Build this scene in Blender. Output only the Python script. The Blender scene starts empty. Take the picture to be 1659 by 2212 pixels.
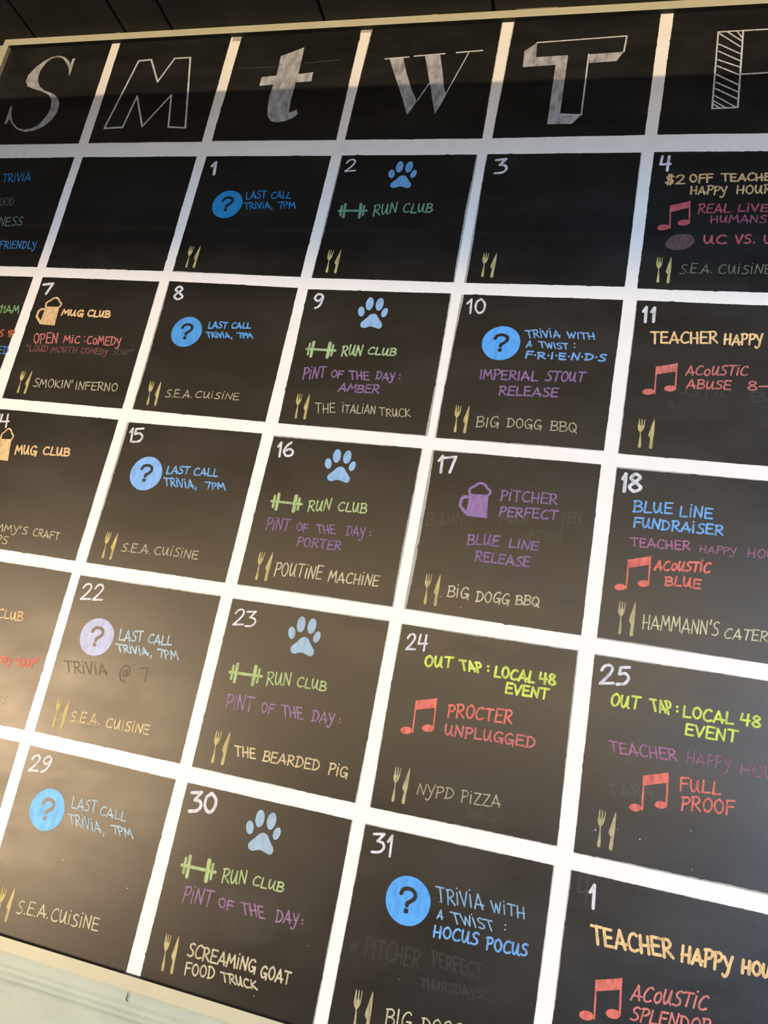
import bpy, math, random
from mathutils import Matrix, Vector

# ------------------------------------------------------------------ camera, world, lights, exposure
# board plane: x to the right, y up (0 = lower edge of the weekday row), z out of the wall; world = (x, -z, y + BOARD_Z)
BOARD_Z = 2.729
CAM_LOC = (1.51003, -1.12887, 1.25912)
CAM_ROT = [[0.954981, 0.187645, -0.229785], [0.111795, -0.945074, -0.307142], [-0.274797, 0.267626, -0.923506]]
FOCAL_PX = 1753.89
C = bpy.context.scene
COL = C.collection


def world_dir(v):
    return Vector((v[0], -v[2], v[1]))


cam_data = bpy.data.cameras.new('camera')
cam = bpy.data.objects.new('camera', cam_data)
COL.objects.link(cam)
right, up, back = world_dir(CAM_ROT[0]), -world_dir(CAM_ROT[1]), -world_dir(CAM_ROT[2])
m = Matrix((right, up, back)).transposed().to_4x4()
m.translation = Vector((CAM_LOC[0], -CAM_LOC[2], CAM_LOC[1] + BOARD_Z))
cam.matrix_world = m
cam_data.sensor_fit = 'VERTICAL'
cam_data.sensor_height = 24.0
cam_data.lens = FOCAL_PX * 24.0 / 2212.0
cam_data.clip_start = 0.02
C.camera = cam

C.view_settings.view_transform = 'Standard'
C.view_settings.look = 'None'
C.view_settings.gamma = 1.0
C.view_settings.exposure = 0.0
C.view_settings.use_curve_mapping = False

w = bpy.data.worlds.new('room_air')
C.world = w
w.use_nodes = True
w.node_tree.nodes['Background'].inputs['Color'].default_value = (1.0, 0.86, 0.72, 1)
w.node_tree.nodes['Background'].inputs['Strength'].default_value = 0.004


def area(name, loc, aim, sx, sy, power, rgb, spread=180):
    d = bpy.data.lights.new(name, 'AREA')
    d.shape = 'RECTANGLE'
    d.size, d.size_y = sx, sy
    d.energy = power
    d.color = rgb
    d.spread = math.radians(spread)
    o = bpy.data.objects.new(name, d)
    COL.objects.link(o)
    o.location = loc
    o.rotation_euler = (Vector(aim) - Vector(loc)).to_track_quat('-Z', 'Y').to_euler()
    return o


# warm strip light close under the ceiling, tilted up: it reaches the wall over the added blocker tube
area('ceiling_strip_light', (1.0, -1.25, 2.95), (1.0, -0.91, 3.89), 5.0, 0.025, 104.0, (1.0, 0.77, 0.49))
# row of warm bar lamps beyond the added blocker beam, which keeps their light off the top of the wall
area('bar_lamps', (0.8, -4.2, 2.29), (0.8, 0.0, 1.6), 4.0, 0.09, 92.0, (1.0, 0.72, 0.38))
# daylight from the high window at the far end
area('window_daylight', (4.6, -4.5, 2.058), (1.0, 0.0, 2.058), 2.6, 0.263, 225.0, (0.25, 0.56, 1.0))
# even neutral fill, an added lamp that lifts the whole board
area('fill_light', (4.2, -3.1, 2.2), (1.0, 0.0, 2.3), 1.2, 1.6, 140.0, (1.0, 0.95, 0.92))
# warm lamp low beside the board, mirrored in the black paint
area('warm_side_lamp', (-0.95, -2.05, 1.28), (0.25, 0.0, 1.45), 1.0, 1.0, 9.2, (1.0, 0.72, 0.44), 50)


# ------------------------------------------------------------------ helpers
random.seed(7)


def put(name, verts, faces, mats, parent=None, midx=None, origin=None, smooth=False):
    """world coordinates -> one mesh object with its origin at its own middle (or at origin)"""
    if origin is None:
        lo = [min(v[i] for v in verts) for i in range(3)]
        hi = [max(v[i] for v in verts) for i in range(3)]
        origin = [(a + b) / 2 for a, b in zip(lo, hi)]
    og = Vector(origin)
    me = bpy.data.meshes.new(name)
    me.from_pydata([tuple(Vector(v) - og) for v in verts], [], faces)
    for mt in (mats if isinstance(mats, (list, tuple)) else [mats]):
        me.materials.append(mt)
    if midx:
        me.polygons.foreach_set('material_index', midx)
    if smooth:
        me.polygons.foreach_set('use_smooth', [True] * len(me.polygons))
    me.update()
    o = bpy.data.objects.new(name, me)
    COL.objects.link(o)
    o['at'] = tuple(og)
    if parent is not None:
        o.parent = parent
        o.location = og - Vector(parent['at'])
    else:
        o.location = og
    return o


def on_board(pts, z):
    return [(x / 1000, -z / 1000, y / 1000 + BOARD_Z) for x, y in pts]


def spline(pts, n=6, closed=False):
    if len(pts) < 3:
        return list(pts)
    out = []
    k = len(pts)
    for i in range(k if closed else k - 1):
        if closed:
            p0, p1, p2, p3 = pts[i - 1], pts[i], pts[(i + 1) % k], pts[(i + 2) % k]
        else:
            p1, p2 = pts[i], pts[i + 1]
            p0 = pts[i - 1] if i else (2 * p1[0] - p2[0], 2 * p1[1] - p2[1])
            p3 = pts[i + 2] if i + 2 < k else (2 * p2[0] - p1[0], 2 * p2[1] - p1[1])
        for j in range(n):
            t = j / n
            out.append(tuple(0.5 * (2 * p1[a] + (p2[a] - p0[a]) * t + (2 * p0[a] - 5 * p1[a] + 4 * p2[a] - p3[a]) * t * t
                                    + (3 * p1[a] - p0[a] - 3 * p2[a] + p3[a]) * t ** 3) for a in (0, 1)))
    if not closed:
        out.append(pts[-1])
    return out


class Paint:
    """collects strokes and filled shapes in board millimetres; build() makes ONE mesh of them"""

    def __init__(self, z):
        self.v, self.f, self.z = [], [], z

    def face(self, pts):
        a = sum(p[0] * q[1] - q[0] * p[1] for p, q in zip(pts, pts[1:] + pts[:1]))
        if a < 0:
            pts = pts[::-1]
        i = len(self.v)
        self.v += pts
        self.f.append(tuple(range(i, i + len(pts))))

    def dot(self, c, r):
        self.face([(c[0] + r * math.cos(k * math.pi / 6), c[1] + r * math.sin(k * math.pi / 6)) for k in range(12)])

    def stroke(self, pts, hw):
        q = [pts[0]]
        for p in pts[1:]:
            if math.hypot(p[0] - q[-1][0], p[1] - q[-1][1]) > hw * 0.15:
                q.append(p)
        if len(q) < 2:
            return self.dot(pts[0], hw * 1.15)
        n = len(q)
        nor = []
        for i in range(n):
            a, b = q[max(i - 1, 0)], q[i]
            c, d = q[i], q[min(i + 1, n - 1)]
            t1 = (b[0] - a[0], b[1] - a[1])
            t2 = (d[0] - c[0], d[1] - c[1])
            l1, l2 = math.hypot(*t1), math.hypot(*t2)
            u1 = (t1[0] / l1, t1[1] / l1) if l1 else (t2[0] / l2, t2[1] / l2)
            u2 = (t2[0] / l2, t2[1] / l2) if l2 else u1
            nor.append((u1, u2))
        for i in range(n - 1):
            ux, uy = nor[i][1]
            w0 = hw * random.uniform(0.9, 1.08)
            a, b = q[i], q[i + 1]
            self.face([(a[0] - uy * w0, a[1] + ux * w0), (a[0] + uy * w0, a[1] - ux * w0),
                       (b[0] + uy * w0, b[1] - ux * w0), (b[0] - uy * w0, b[1] + ux * w0)])
        for i in range(n):
            u1, u2 = nor[i]
            if i in (0, n - 1) or u1[0] * u2[0] + u1[1] * u2[1] < 0.985:
                self.dot(q[i], hw)

    def build(self, name, mat, parent):
        # every stroke lies a few thousandths of a millimetre over the one before it, as paint does
        verts = []
        for k, fc in enumerate(self.f):
            verts += on_board([self.v[i] for i in fc], self.z + 0.004 * (k % 61))
        return put(name, verts, self.f, mat, parent)


# ------------------------------------------------------------------ materials
def nodes_of(name):
    mt = bpy.data.materials.new(name)
    mt.use_nodes = True
    nt = mt.node_tree
    return mt, nt, nt.nodes['Principled BSDF']


def noise_at(nt, scale, detail=4.0, rough=0.6, stretch=(1, 1, 1)):
    g = nt.nodes.new('ShaderNodeNewGeometry')
    mp = nt.nodes.new('ShaderNodeMapping')
    mp.inputs['Scale'].default_value = stretch
    nz = nt.nodes.new('ShaderNodeTexNoise')
    nz.inputs['Scale'].default_value = scale
    nz.inputs['Detail'].default_value = detail
    nz.inputs['Roughness'].default_value = rough
    nt.links.new(g.outputs['Position'], mp.inputs['Vector'])
    nt.links.new(mp.outputs['Vector'], nz.inputs['Vector'])
    return nz.outputs['Fac']


def ramp(nt, fac, p0, c0, p1, c1):
    r = nt.nodes.new('ShaderNodeValToRGB')
    e = r.color_ramp.elements
    e[0].position, e[0].color = p0, (*c0, 1)
    e[1].position, e[1].color = p1, (*c1, 1)
    nt.links.new(fac, r.inputs['Fac'])
    return r.outputs['Color']


def mix(nt, fac, a, b, mode='MIX'):
    n = nt.nodes.new('ShaderNodeMix')
    n.data_type = 'RGBA'
    n.blend_type = mode
    for sock, val in ((n.inputs[0], fac), (n.inputs[6], a), (n.inputs[7], b)):
        if hasattr(val, 'is_linked'):
            nt.links.new(val, sock)
        else:
            sock.default_value = val
    return n.outputs[2]


def bump(nt, bsdf, fac, strength, dist):
    b = nt.nodes.new('ShaderNodeBump')
    b.inputs['Strength'].default_value = strength
    b.inputs['Distance'].default_value = dist
    nt.links.new(fac, b.inputs['Height'])
    nt.links.new(b.outputs['Normal'], bsdf.inputs['Normal'])


def chalk(name, rgb, thin=0.55, scale=170, stretch=(1, 1, 0.35)):
    """chalk marker: opaque colour that thins to darker streaks"""
    mt, nt, b = nodes_of(name)
    dark = tuple(c * thin for c in rgb)
    col = ramp(nt, noise_at(nt, scale, 3, 0.6, stretch), 0.34, dark, 0.58, rgb)
    nt.links.new(col, b.inputs['Base Color'])
    b.inputs['Roughness'].default_value = 0.75
    b.inputs['Specular IOR Level'].default_value = 0.25
    return mt


def blackboard():
    mt, nt, b = nodes_of('black_chalkboard_paint')
    wipe = noise_at(nt, 5.0, 6, 0.62, (1.0, 1.0, 2.2))
    fine = noise_at(nt, 60.0, 4, 0.7, (0.35, 1.0, 1.6))
    c1 = ramp(nt, wipe, 0.38, (0.0026, 0.0025, 0.0024), 0.75, (0.0085, 0.0082, 0.0078))
    c2 = ramp(nt, fine, 0.35, (0.75, 0.75, 0.75), 0.75, (1.25, 1.25, 1.25))
    nt.links.new(mix(nt, 1.0, c1, c2, 'MULTIPLY'), b.inputs['Base Color'])
    rr = ramp(nt, wipe, 0.3, (0.345,) * 3, 0.7, (0.455,) * 3)
    nt.links.new(rr, b.inputs['Roughness'])
    b.inputs['Specular IOR Level'].default_value = 0.66
    bump(nt, b, noise_at(nt, 420.0, 2, 0.5), 0.12, 0.0006)
    return mt


def paint(name, rgb, rgb2, scale, rough=0.55, bmp=0.0, stretch=(1, 1, 1)):
    mt, nt, b = nodes_of(name)
    nz = noise_at(nt, scale, 5, 0.6, stretch)
    nt.links.new(ramp(nt, nz, 0.3, rgb, 0.7, rgb2), b.inputs['Base Color'])
    b.inputs['Roughness'].default_value = rough
    if bmp:
        bump(nt, b, nz, bmp, 0.002)
    return mt


BLACK = blackboard()
WHITE = paint('white_grid_paint', (0.765, 0.73, 0.685), (0.82, 0.782, 0.735), 25, 0.6)
UNDER = paint('grey_undercoat', (0.30, 0.29, 0.25), (0.42, 0.40, 0.35), 60, 0.7)
CREAM = paint('cream_frame_paint', (0.43, 0.415, 0.295), (0.48, 0.455, 0.325), 18, 0.55, 0.1)
EDGE_BLACK = paint('black_edge_paint', (0.008, 0.008, 0.006), (0.03, 0.028, 0.018), 40, 0.7, 0, (0.4, 1, 1))
EDGE = paint('grey_edge_paint', (0.16, 0.15, 0.11), (0.26, 0.24, 0.18), 50, 0.7)  # greyer tone for the inner faces of the side rails
WALL = paint('painted_masonry', (0.33, 0.375, 0.315), (0.385, 0.43, 0.355), 14, 0.6, 0.5)
CEIL = paint('black_ceiling_boards', (0.020, 0.017, 0.013), (0.030, 0.026, 0.020), 30, 0.75, 0.1)
GROOVE = paint('ceiling_groove', (0.003, 0.003, 0.003), (0.005, 0.005, 0.004), 20, 0.9)
METAL = paint('dull_metal', (0.22, 0.19, 0.15), (0.32, 0.28, 0.22), 80, 0.5)
DARK = paint('dark_crack', (0.05, 0.045, 0.035), (0.10, 0.09, 0.07), 90, 0.9)

RGB = {
    'number': (0.640, 0.640, 0.670), 'blue_deep': (0.020, 0.20, 0.46), 'blue_mid': (0.05, 0.22, 0.50), 'blue': (0.10, 0.33, 0.72),
    'blue_light': (0.160, 0.360, 0.680), 'ice': (0.380, 0.520, 0.600), 'ice_blue': (0.22, 0.38, 0.56),
    'faded_grey': (0.085, 0.08, 0.07), 'green_dim': (0.13, 0.19, 0.14), 'green_cool': (0.150, 0.310, 0.210), 'green_mid': (0.22, 0.36, 0.15),
    'green': (0.340, 0.470, 0.240), 'green_light': (0.370, 0.470, 0.210), 'green_faint': (0.13, 0.16, 0.09),
    'orange': (0.780, 0.520, 0.240), 'orange_cool': (0.640, 0.400, 0.180), 'orange_pale': (0.680, 0.460, 0.240), 'orange_red': (0.55, 0.14, 0.05),
    'rose': (0.500, 0.155, 0.140), 'rose_dim': (0.360, 0.075, 0.090), 'rose_faint': (0.17, 0.065, 0.055), 'rose_bright': (0.600, 0.190, 0.165),
    'plum_dim': (0.300, 0.070, 0.115), 'red': (0.660, 0.165, 0.125), 'red_cool': (0.500, 0.100, 0.100), 'red_soft': (0.560, 0.160, 0.140),
    'straw': (0.400, 0.365, 0.235), 'straw_bright': (0.520, 0.475, 0.300), 'gold': (0.560, 0.455, 0.260), 'grey_faint': (0.085, 0.075, 0.065),
    'purple': (0.230, 0.135, 0.275), 'purple_pink': (0.280, 0.165, 0.280), 'purple_fill': (0.270, 0.155, 0.325),
    'lime': (0.560, 0.660, 0.120), 'pink': (0.360, 0.140, 0.260), 'pink_dim': (0.230, 0.115, 0.175),
    'marker': (0.380, 0.380, 0.400), 'marker_pale': (0.460, 0.460, 0.470), 'marker_line': (0.560, 0.560, 0.580), 'chalk_guide': (0.06, 0.055, 0.05),
    'wiped': (0.013, 0.013, 0.012), 'ghost': (0.020, 0.020, 0.018), 'ghost_dark': (0.010, 0.008, 0.006),
    'cutlery': (0.470, 0.400, 0.165), 'cutlery_grey': (0.420, 0.370, 0.200), 'paw_cool': (0.14, 0.34, 0.62), 'paw': (0.25, 0.42, 0.64), 'paw_pale': (0.31, 0.43, 0.54),
    'disc_deep': (0.018, 0.22, 0.50), 'disc_mid': (0.07, 0.29, 0.66), 'disc_bright': (0.09, 0.34, 0.78), 'disc_pale': (0.20, 0.40, 0.76),
    'disc_lilac': (0.42, 0.46, 0.64), 'disc_sky': (0.17, 0.45, 0.78), 'football': (0.115, 0.066, 0.062),
}
WIDE = {'marker', 'marker_pale'}
MAT = {}


def mat(c):
    if c not in MAT:
        if c in WIDE:
            MAT[c] = chalk('chalk_' + c, RGB[c], 0.5, 45, (1.6, 1, 0.8))
        elif c.startswith('disc') or c.startswith('paw') or c in ('purple_fill',):
            MAT[c] = chalk('chalk_' + c, RGB[c], 0.78, 90, (1.5, 1, 0.5))
        else:
            MAT[c] = chalk('chalk_' + c, RGB[c], 0.62 if 'ghost' not in c else 0.85)
        if 'ghost' in c or c == 'wiped':
            b = MAT[c].node_tree.nodes['Principled BSDF']
            b.inputs['Roughness'].default_value = 0.48 if c == 'ghost_dark' else 0.42
            b.inputs['Specular IOR Level'].default_value = 0.55 if c == 'ghost_dark' else 0.66
    return MAT[c]


# ------------------------------------------------------------------ drawing data, in board millimetres
WRITING = [
('sun1','blue_deep',1.25,[('TRiViA',108.4,-103.3,74.2,5.6,-5.5,21.2)]),
('sun1','faded_grey',1.23,[('OOD',125.5,-164.7,37.0,0.4,-6.7,19.2)]),
('sun1','green_dim',1.21,[('NESS',142.3,-216.9,60.9,2.3,-4.5,21.5)]),
('sun1','blue_mid',1.19,[('FRIENDLy',165.8,-274.4,94.2,2.5,-3.6,17.5)]),
('tue1','number',3.22,[('1',626.1,-82.9,9.8,-0.0,-5.0,29.6)]),
('tue1','blue_deep',1.29,[('LAST',721.2,-143.3,43.2,3.0,-3.1,16.9),('CALL',775.7,-141.6,42.1,1.6,-0.8,15.2)]),
('tue1','blue_deep',1.28,[('TRiViA,',724.6,-166.3,60.4,1.7,-4.9,14.4),('7PM',798.4,-164.7,35.9,0.4,-5.2,14.5)]),
('wed2','number',1.87,[('2',919.3,-77.3,21.5,1.0,-2.1,27.7)]),
('wed2','green_cool',1.43,[('RUN',998.3,-178.1,45.8,5.6,-1.9,23.1),('CLUB',1056.1,-171.6,56.5,1.9,-0.2,18.9)]),
('thu3','number',2.53,[('3',1219.6,-82.5,21.6,1.4,-3.9,31.1)]),
('fri4','number',2.39,[('4',1513.2,-77.4,18.1,-0.4,-1.4,30.9)]),
('fri4','orange_cool',1.73,[('$2',1526.2,-105.8,31.3,-0.3,-0.8,18.6),('OFF',1566.1,-102.8,38.1,1.4,-1.3,16.4),('TEACHER',1619.2,-100.5,90.2,3.1,-1.3,14.3)]),
('fri4','orange_cool',1.47,[('HAPPy',1569.3,-127.7,58.5,1.3,0.0,16.4),('HOUR',1643.8,-125.6,55.2,1.6,-0.0,16.5)]),
('fri4','rose_dim',1.52,[('REAL',1584.7,-166.6,50.9,3.7,-0.0,17.3),('LiVE',1648.2,-162.3,47.5,1.7,-0.3,13.9)]),
('fri4','plum_dim',1.35,[('HUMANS',1606.4,-185.0,87.6,1.9,-0.4,14.4)]),
('fri4','red_cool',1.56,[('UC',1598.6,-226.9,36.1,0.9,-1.0,16.3),('VS.',1648.5,-225.2,30.3,0.7,-0.8,15.7),('U',1692.7,-224.6,14.8,0.4,-0.5,16.0)]),
('fri4','green_faint',1.03,[('S.E.A.',1565.3,-286.9,50.3,2.5,0.8,17.9),('CUiSiNE',1626.1,-284.7,81.6,3.1,0.1,16.4)]),
('sun6','green_mid',1.36,[('11AM',225.0,-429.6,47.5,1.1,-2.9,17.2)]),
('sun6','orange_red',1.34,[('S',245.1,-484.6,9.9,0.6,-2.8,14.7),('1P',266.2,-484.1,14.9,0.4,-2.1,14.5)]),
('sun6','blue_mid',1.19,[('ED',256.5,-523.3,24.6,0.8,-3.5,16.5)]),
('mon7','number',2.96,[('7',314.3,-380.7,22.7,1.5,-4.1,23.9)]),
('mon7','orange',1.97,[('MUG',378.6,-427.0,50.9,-0.7,-0.5,13.0),('CLUB',440.4,-426.4,51.9,0.1,-2.4,13.5)]),
('mon7','rose',1.44,[('OPEN',334.0,-494.8,56.5,4.2,-6.0,21.7),('MiC',405.1,-488.9,37.9,0.6,-3.1,15.0),(':',452.2,-484.7,2.1,0.1,-4.1,12.4),('CoMEDy',459.9,-488.8,77.3,1.6,-4.0,17.4)]),
('mon7','rose_faint',1.17,[('"LOUD',325.5,-513.9,49.6,2.4,-4.6,14.0),('MOUTH',382.6,-512.3,60.2,2.6,-0.9,12.3),('COMEDy',452.2,-509.5,61.5,0.0,-0.5,11.5)]),
('mon7','grey_faint',0.87,[('SOUP"',525.5,-507.9,44.9,2.0,-0.9,10.8)]),
('mon7','straw',1.14,[("SMOKIN'",368.1,-589.6,90.1,2.1,-2.7,17.1),('INFERNO',465.8,-587.9,94.6,2.1,-3.0,16.3)]),
('tue8','number',2.37,[('8',623.7,-379.8,20.4,1.4,-6.0,28.7)]),
('tue8','blue',1.48,[('LAST',716.7,-438.7,39.4,2.0,-1.8,13.1),('CALL',765.8,-435.9,39.3,1.5,-1.4,12.1)]),
('tue8','blue',1.36,[('TRiViA,',720.6,-458.7,52.4,2.2,-5.5,10.7),('7PM',787.3,-455.9,28.0,1.0,-7.3,10.3)]),
('tue8','straw',1.00,[('S.E.A.',667.5,-588.4,55.4,2.0,-1.7,15.2),('CUiSiNE',729.3,-585.0,89.9,2.1,-0.5,12.9)]),
('wed9','number',2.30,[('9',923.3,-384.7,19.0,1.4,-6.7,29.4)]),
('wed9','green',1.54,[('RUN',998.0,-479.6,38.0,3.0,0.1,19.6),('CLUB',1047.4,-473.4,51.6,0.5,0.7,14.3)]),
('wed9','purple',1.44,[('PiNT',934.1,-531.2,42.6,5.2,-1.2,22.1),('OF',987.4,-523.2,21.9,-1.1,0.2,13.9),('THE',1024.7,-524.9,35.6,1.5,-5.0,15.5),('DAy',1072.4,-521.4,34.1,0.3,-0.8,14.5),(':',1115.3,-518.2,1.6,0.1,-1.2,8.7)]),
('wed9','purple',1.40,[('AMBER',1007.6,-549.5,75.0,0.9,1.1,14.7)]),
('wed9','straw',0.97,[('THE',973.9,-595.2,37.6,3.4,-4.7,18.1),('iTALiAN',1023.4,-590.5,61.2,2.7,-1.8,15.3),('TRUCK',1093.6,-591.1,55.5,3.3,-3.4,14.1)]),
('thu10','number',1.99,[('10',1214.7,-380.6,32.4,1.6,-3.4,27.8)]),
('thu10','blue_light',1.23,[('TRiViA',1327.3,-423.1,55.9,4.0,-4.7,13.6),('WITH',1396.1,-420.0,45.4,0.1,-3.4,10.9)]),
('thu10','blue_light',1.22,[('A',1328.2,-441.6,8.9,1.3,0.4,11.9),('TWIST',1351.7,-440.6,48.6,0.0,-4.2,10.6),(':',1408.3,-437.5,1.6,-0.1,-0.8,8.4)]),
('thu10','blue_light',1.55,[('F~R~I~E~N~D~S',1329.6,-461.8,132.8,3.1,-0.2,11.8)]),
('thu10','purple',1.45,[('IMPERIAL',1257.1,-506.4,98.5,3.1,-1.6,16.8),('STOUT',1368.8,-503.0,63.0,3.1,0.8,17.3)]),
('thu10','purple',1.42,[('RELEASE',1294.7,-534.0,98.1,4.2,-0.7,16.1)]),
('thu10','straw',0.97,[('BIG',1265.2,-597.5,37.7,3.4,-0.3,19.0),('DOGG',1316.6,-592.8,57.5,1.7,-1.3,16.1),('BBQ',1388.7,-592.0,43.2,0.9,-1.1,16.3)]),
('fri11','number',2.55,[('1',1514.9,-382.2,5.6,0.3,-1.5,28.3),('1',1527.9,-381.2,5.6,0.3,-1.3,26.7)]),
('fri11','orange',1.67,[('TEACHER',1531.8,-421.3,102.3,6.7,-2.2,20.0),('HAPPy',1644.2,-416.7,56.9,4.1,-0.4,18.0)]),
('fri11','rose',1.37,[('ACoUSTiC',1590.7,-476.0,91.8,6.7,1.4,16.0)]),
('fri11','rose',1.36,[('ABUSE',1593.7,-498.9,66.0,3.0,0.7,14.5),('8',1684.8,-495.3,14.2,0.8,-1.5,15.3),('-',1700.5,-494.1,22.6,1.8,-0.8,13.6)]),
('mon14','number',1.93,[('1',313.6,-683.0,6.4,0.6,-5.6,27.0),('4',321.7,-682.3,20.9,1.6,-7.4,26.8)]),
('mon14','orange_pale',1.79,[('MUG',378.2,-734.2,48.2,2.8,-4.1,17.4),('CLUB',440.9,-728.3,58.6,1.3,-2.7,15.1)]),
('mon14','straw',1.06,[("MMy'S",390.4,-888.3,72.4,0.5,-2.3,13.0),('CRAFT',475.3,-888.5,58.1,-1.2,-1.8,13.2)]),
('mon14','straw',1.05,[('PS',401.1,-911.7,25.3,-0.3,-2.1,14.8)]),
('tue15','number',2.18,[('1',617.8,-684.5,6.3,0.1,-4.3,26.0),('5',626.1,-685.2,20.3,1.9,-5.8,26.8)]),
('tue15','blue_light',1.40,[('LAST',713.4,-740.1,45.3,4.4,-0.9,14.0),('CALL',769.1,-736.7,47.2,2.8,-1.5,14.0)]),
('tue15','blue_light',1.39,[('TRiViA,',717.7,-763.0,64.9,1.5,-6.7,14.4),('7PM',799.9,-758.2,38.7,0.1,-5.6,11.8)]),
('tue15','straw',1.02,[('S.E.A.',667.3,-894.1,58.7,2.7,-0.9,15.1),('CUiSiNE',733.5,-890.9,85.6,2.9,-0.6,14.7)]),
('wed16','number',2.23,[('1',921.3,-684.7,6.3,0.2,-3.4,26.3),('6',931.8,-683.1,18.8,1.4,-4.4,25.7)]),
('wed16','green_light',1.38,[('RUN',1000.7,-778.5,39.5,6.4,-0.6,18.8),('CLUB',1054.4,-771.9,50.3,2.0,-0.6,15.8)]),
('wed16','purple',1.18,[('PiNT',932.3,-820.7,41.9,3.9,-0.1,20.1),('OF',987.8,-814.6,21.4,-0.9,-1.0,13.4),('THE',1027.3,-815.0,32.7,2.6,-5.5,13.8),('DAy',1078.0,-813.0,32.5,1.8,-1.2,16.5),(':',1119.7,-808.8,1.6,0.2,-1.1,7.5)]),
('wed16','purple',1.25,[('PORTER',995.2,-841.6,78.6,2.1,-0.3,15.0)]),
('wed16','straw_bright',1.14,[('POUTiNE',966.4,-897.2,85.1,5.3,-0.1,21.8),('MACHiNE',1063.6,-893.8,86.3,3.4,-0.1,17.7)]),
('thu17','number',2.30,[('1',1214.7,-684.3,7.3,0.3,-3.0,29.7),('7',1226.2,-683.1,19.1,1.6,-4.8,27.7)]),
('thu17','purple',1.36,[('PiTCHER',1325.4,-721.1,90.3,2.4,-0.9,17.1)]),
('thu17','purple',1.35,[('PERFECT',1327.0,-748.2,92.3,4.5,0.2,15.1)]),
('thu17','purple',1.35,[('BLUE',1283.7,-802.0,50.5,3.8,-0.4,17.4),('LiNE',1350.3,-798.3,46.0,1.4,0.0,13.6)]),
('thu17','purple',1.33,[('RELEASE',1300.4,-826.6,86.7,0.9,-0.0,15.5)]),
('thu17','straw_bright',1.12,[('BiG',1265.6,-891.2,34.4,0.9,-0.6,17.9),('DOGG',1311.8,-891.7,51.9,2.5,-0.0,16.7),('BBQ',1374.1,-888.0,36.2,2.3,-0.5,14.2)]),
('fri18','number',2.66,[('1',1512.8,-684.9,5.1,0.2,-1.1,29.7),('8',1522.5,-683.8,19.1,1.8,-2.0,28.8)]),
('fri18','blue_light',1.48,[('BLUE',1533.4,-717.4,57.7,3.9,-0.9,17.3),('LiNE',1601.8,-716.1,47.0,2.4,-0.3,16.5)]),
('fri18','blue_light',1.47,[('FUNDRAiSER',1536.1,-740.9,129.2,2.4,-0.2,15.0)]),
('fri18','pink',1.20,[('TEACHER',1535.7,-772.7,85.1,4.8,-1.7,13.3)]),
('fri18','pink_dim',1.16,[('HAPPy',1634.5,-768.7,51.0,2.3,0.2,10.1),('HOUR',1701.3,-767.8,49.8,2.5,0.7,13.6)]),
('fri18','red',1.59,[('ACoUSTiC',1573.2,-805.0,77.9,6.5,1.1,14.6)]),
('fri18','red',1.49,[('BLUE',1590.0,-826.2,50.4,1.3,-0.2,13.4)]),
('fri18','straw_bright',1.06,[("HAMMANN'S",1564.5,-897.6,105.5,7.1,-0.4,20.5),('CATERiNG',1677.4,-894.3,87.3,6.3,1.5,14.7)]),
('mon21','orange_pale',1.23,[('CLUB',455.9,-1046.7,54.3,1.3,-2.9,14.8)]),
('mon21','red',1.20,[('EDy',487.0,-1123.3,27.7,0.4,-1.9,10.8),('SOUP"',523.7,-1124.5,45.5,6.0,-2.4,13.6)]),
('mon21','straw',0.86,[('S',513.5,-1192.6,14.1,2.5,-1.6,13.6)]),
('tue22','number',1.88,[('22',613.9,-990.1,43.3,3.8,-2.4,27.9)]),
('tue22','ice',1.34,[('LAST',711.4,-1049.0,45.5,4.6,-2.7,17.7),('CALL',767.8,-1044.6,44.2,3.4,-1.7,15.1)]),
('tue22','ice',1.34,[('TRiViA,',716.0,-1067.3,65.7,1.9,-7.4,11.7),('7PM',795.9,-1065.0,36.7,1.6,-7.3,12.5)]),
('tue22','gold',1.31,[('S.E.A.',662.7,-1195.0,56.8,2.9,-1.5,16.6),('CUiSiNE',732.2,-1192.7,80.9,2.7,-1.1,14.4)]),
('wed23','number',1.57,[('2',914.3,-990.7,18.5,2.0,-1.4,26.3),('3',936.7,-989.5,17.7,1.8,-3.1,25.0)]),
('wed23','green_light',1.28,[('RUN',996.8,-1077.0,41.0,6.1,-1.5,20.0),('CLUB',1048.8,-1070.2,49.1,0.4,-0.8,14.7)]),
('wed23','purple_pink',1.28,[('PINT',936.2,-1126.9,47.7,4.5,-1.5,23.0),('OF',998.0,-1120.0,22.5,0.1,-0.9,14.6),('THE',1036.7,-1120.6,34.3,2.3,-5.9,17.0),('DAy',1085.1,-1118.6,37.0,1.9,-0.9,16.3),(':',1130.7,-1114.0,1.7,0.1,-1.0,6.6)]),
('wed23','gold',1.24,[('THE',972.4,-1194.7,34.9,2.3,-4.9,14.5),('BEARDED',1019.4,-1192.3,94.2,2.7,-0.4,15.1),('PiG',1129.3,-1191.6,30.9,0.5,-0.6,15.1)]),
('thu24','number',1.67,[('24',1215.1,-984.3,32.7,3.0,-1.6,24.4)]),
('thu24','lime',1.86,[('OUT',1249.0,-1005.7,43.3,5.0,-1.0,15.6),('TAP',1307.8,-1001.7,32.4,1.5,-6.2,13.7),(':',1347.4,-996.8,1.7,0.1,-1.2,7.5),('LOCAL',1358.4,-1002.4,60.2,0.4,-0.4,15.1),('48',1426.3,-1001.6,23.9,0.9,-2.1,15.4)]),
('thu24','lime',1.77,[('EVENT',1378.6,-1024.6,63.1,2.2,-0.8,14.0)]),
('thu24','red',1.47,[('PROCTER',1297.6,-1073.8,96.4,7.2,-0.5,18.2)]),
('thu24','rose',1.46,[('UNPLUGGED',1297.8,-1100.5,134.7,4.8,-1.0,14.8)]),
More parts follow.
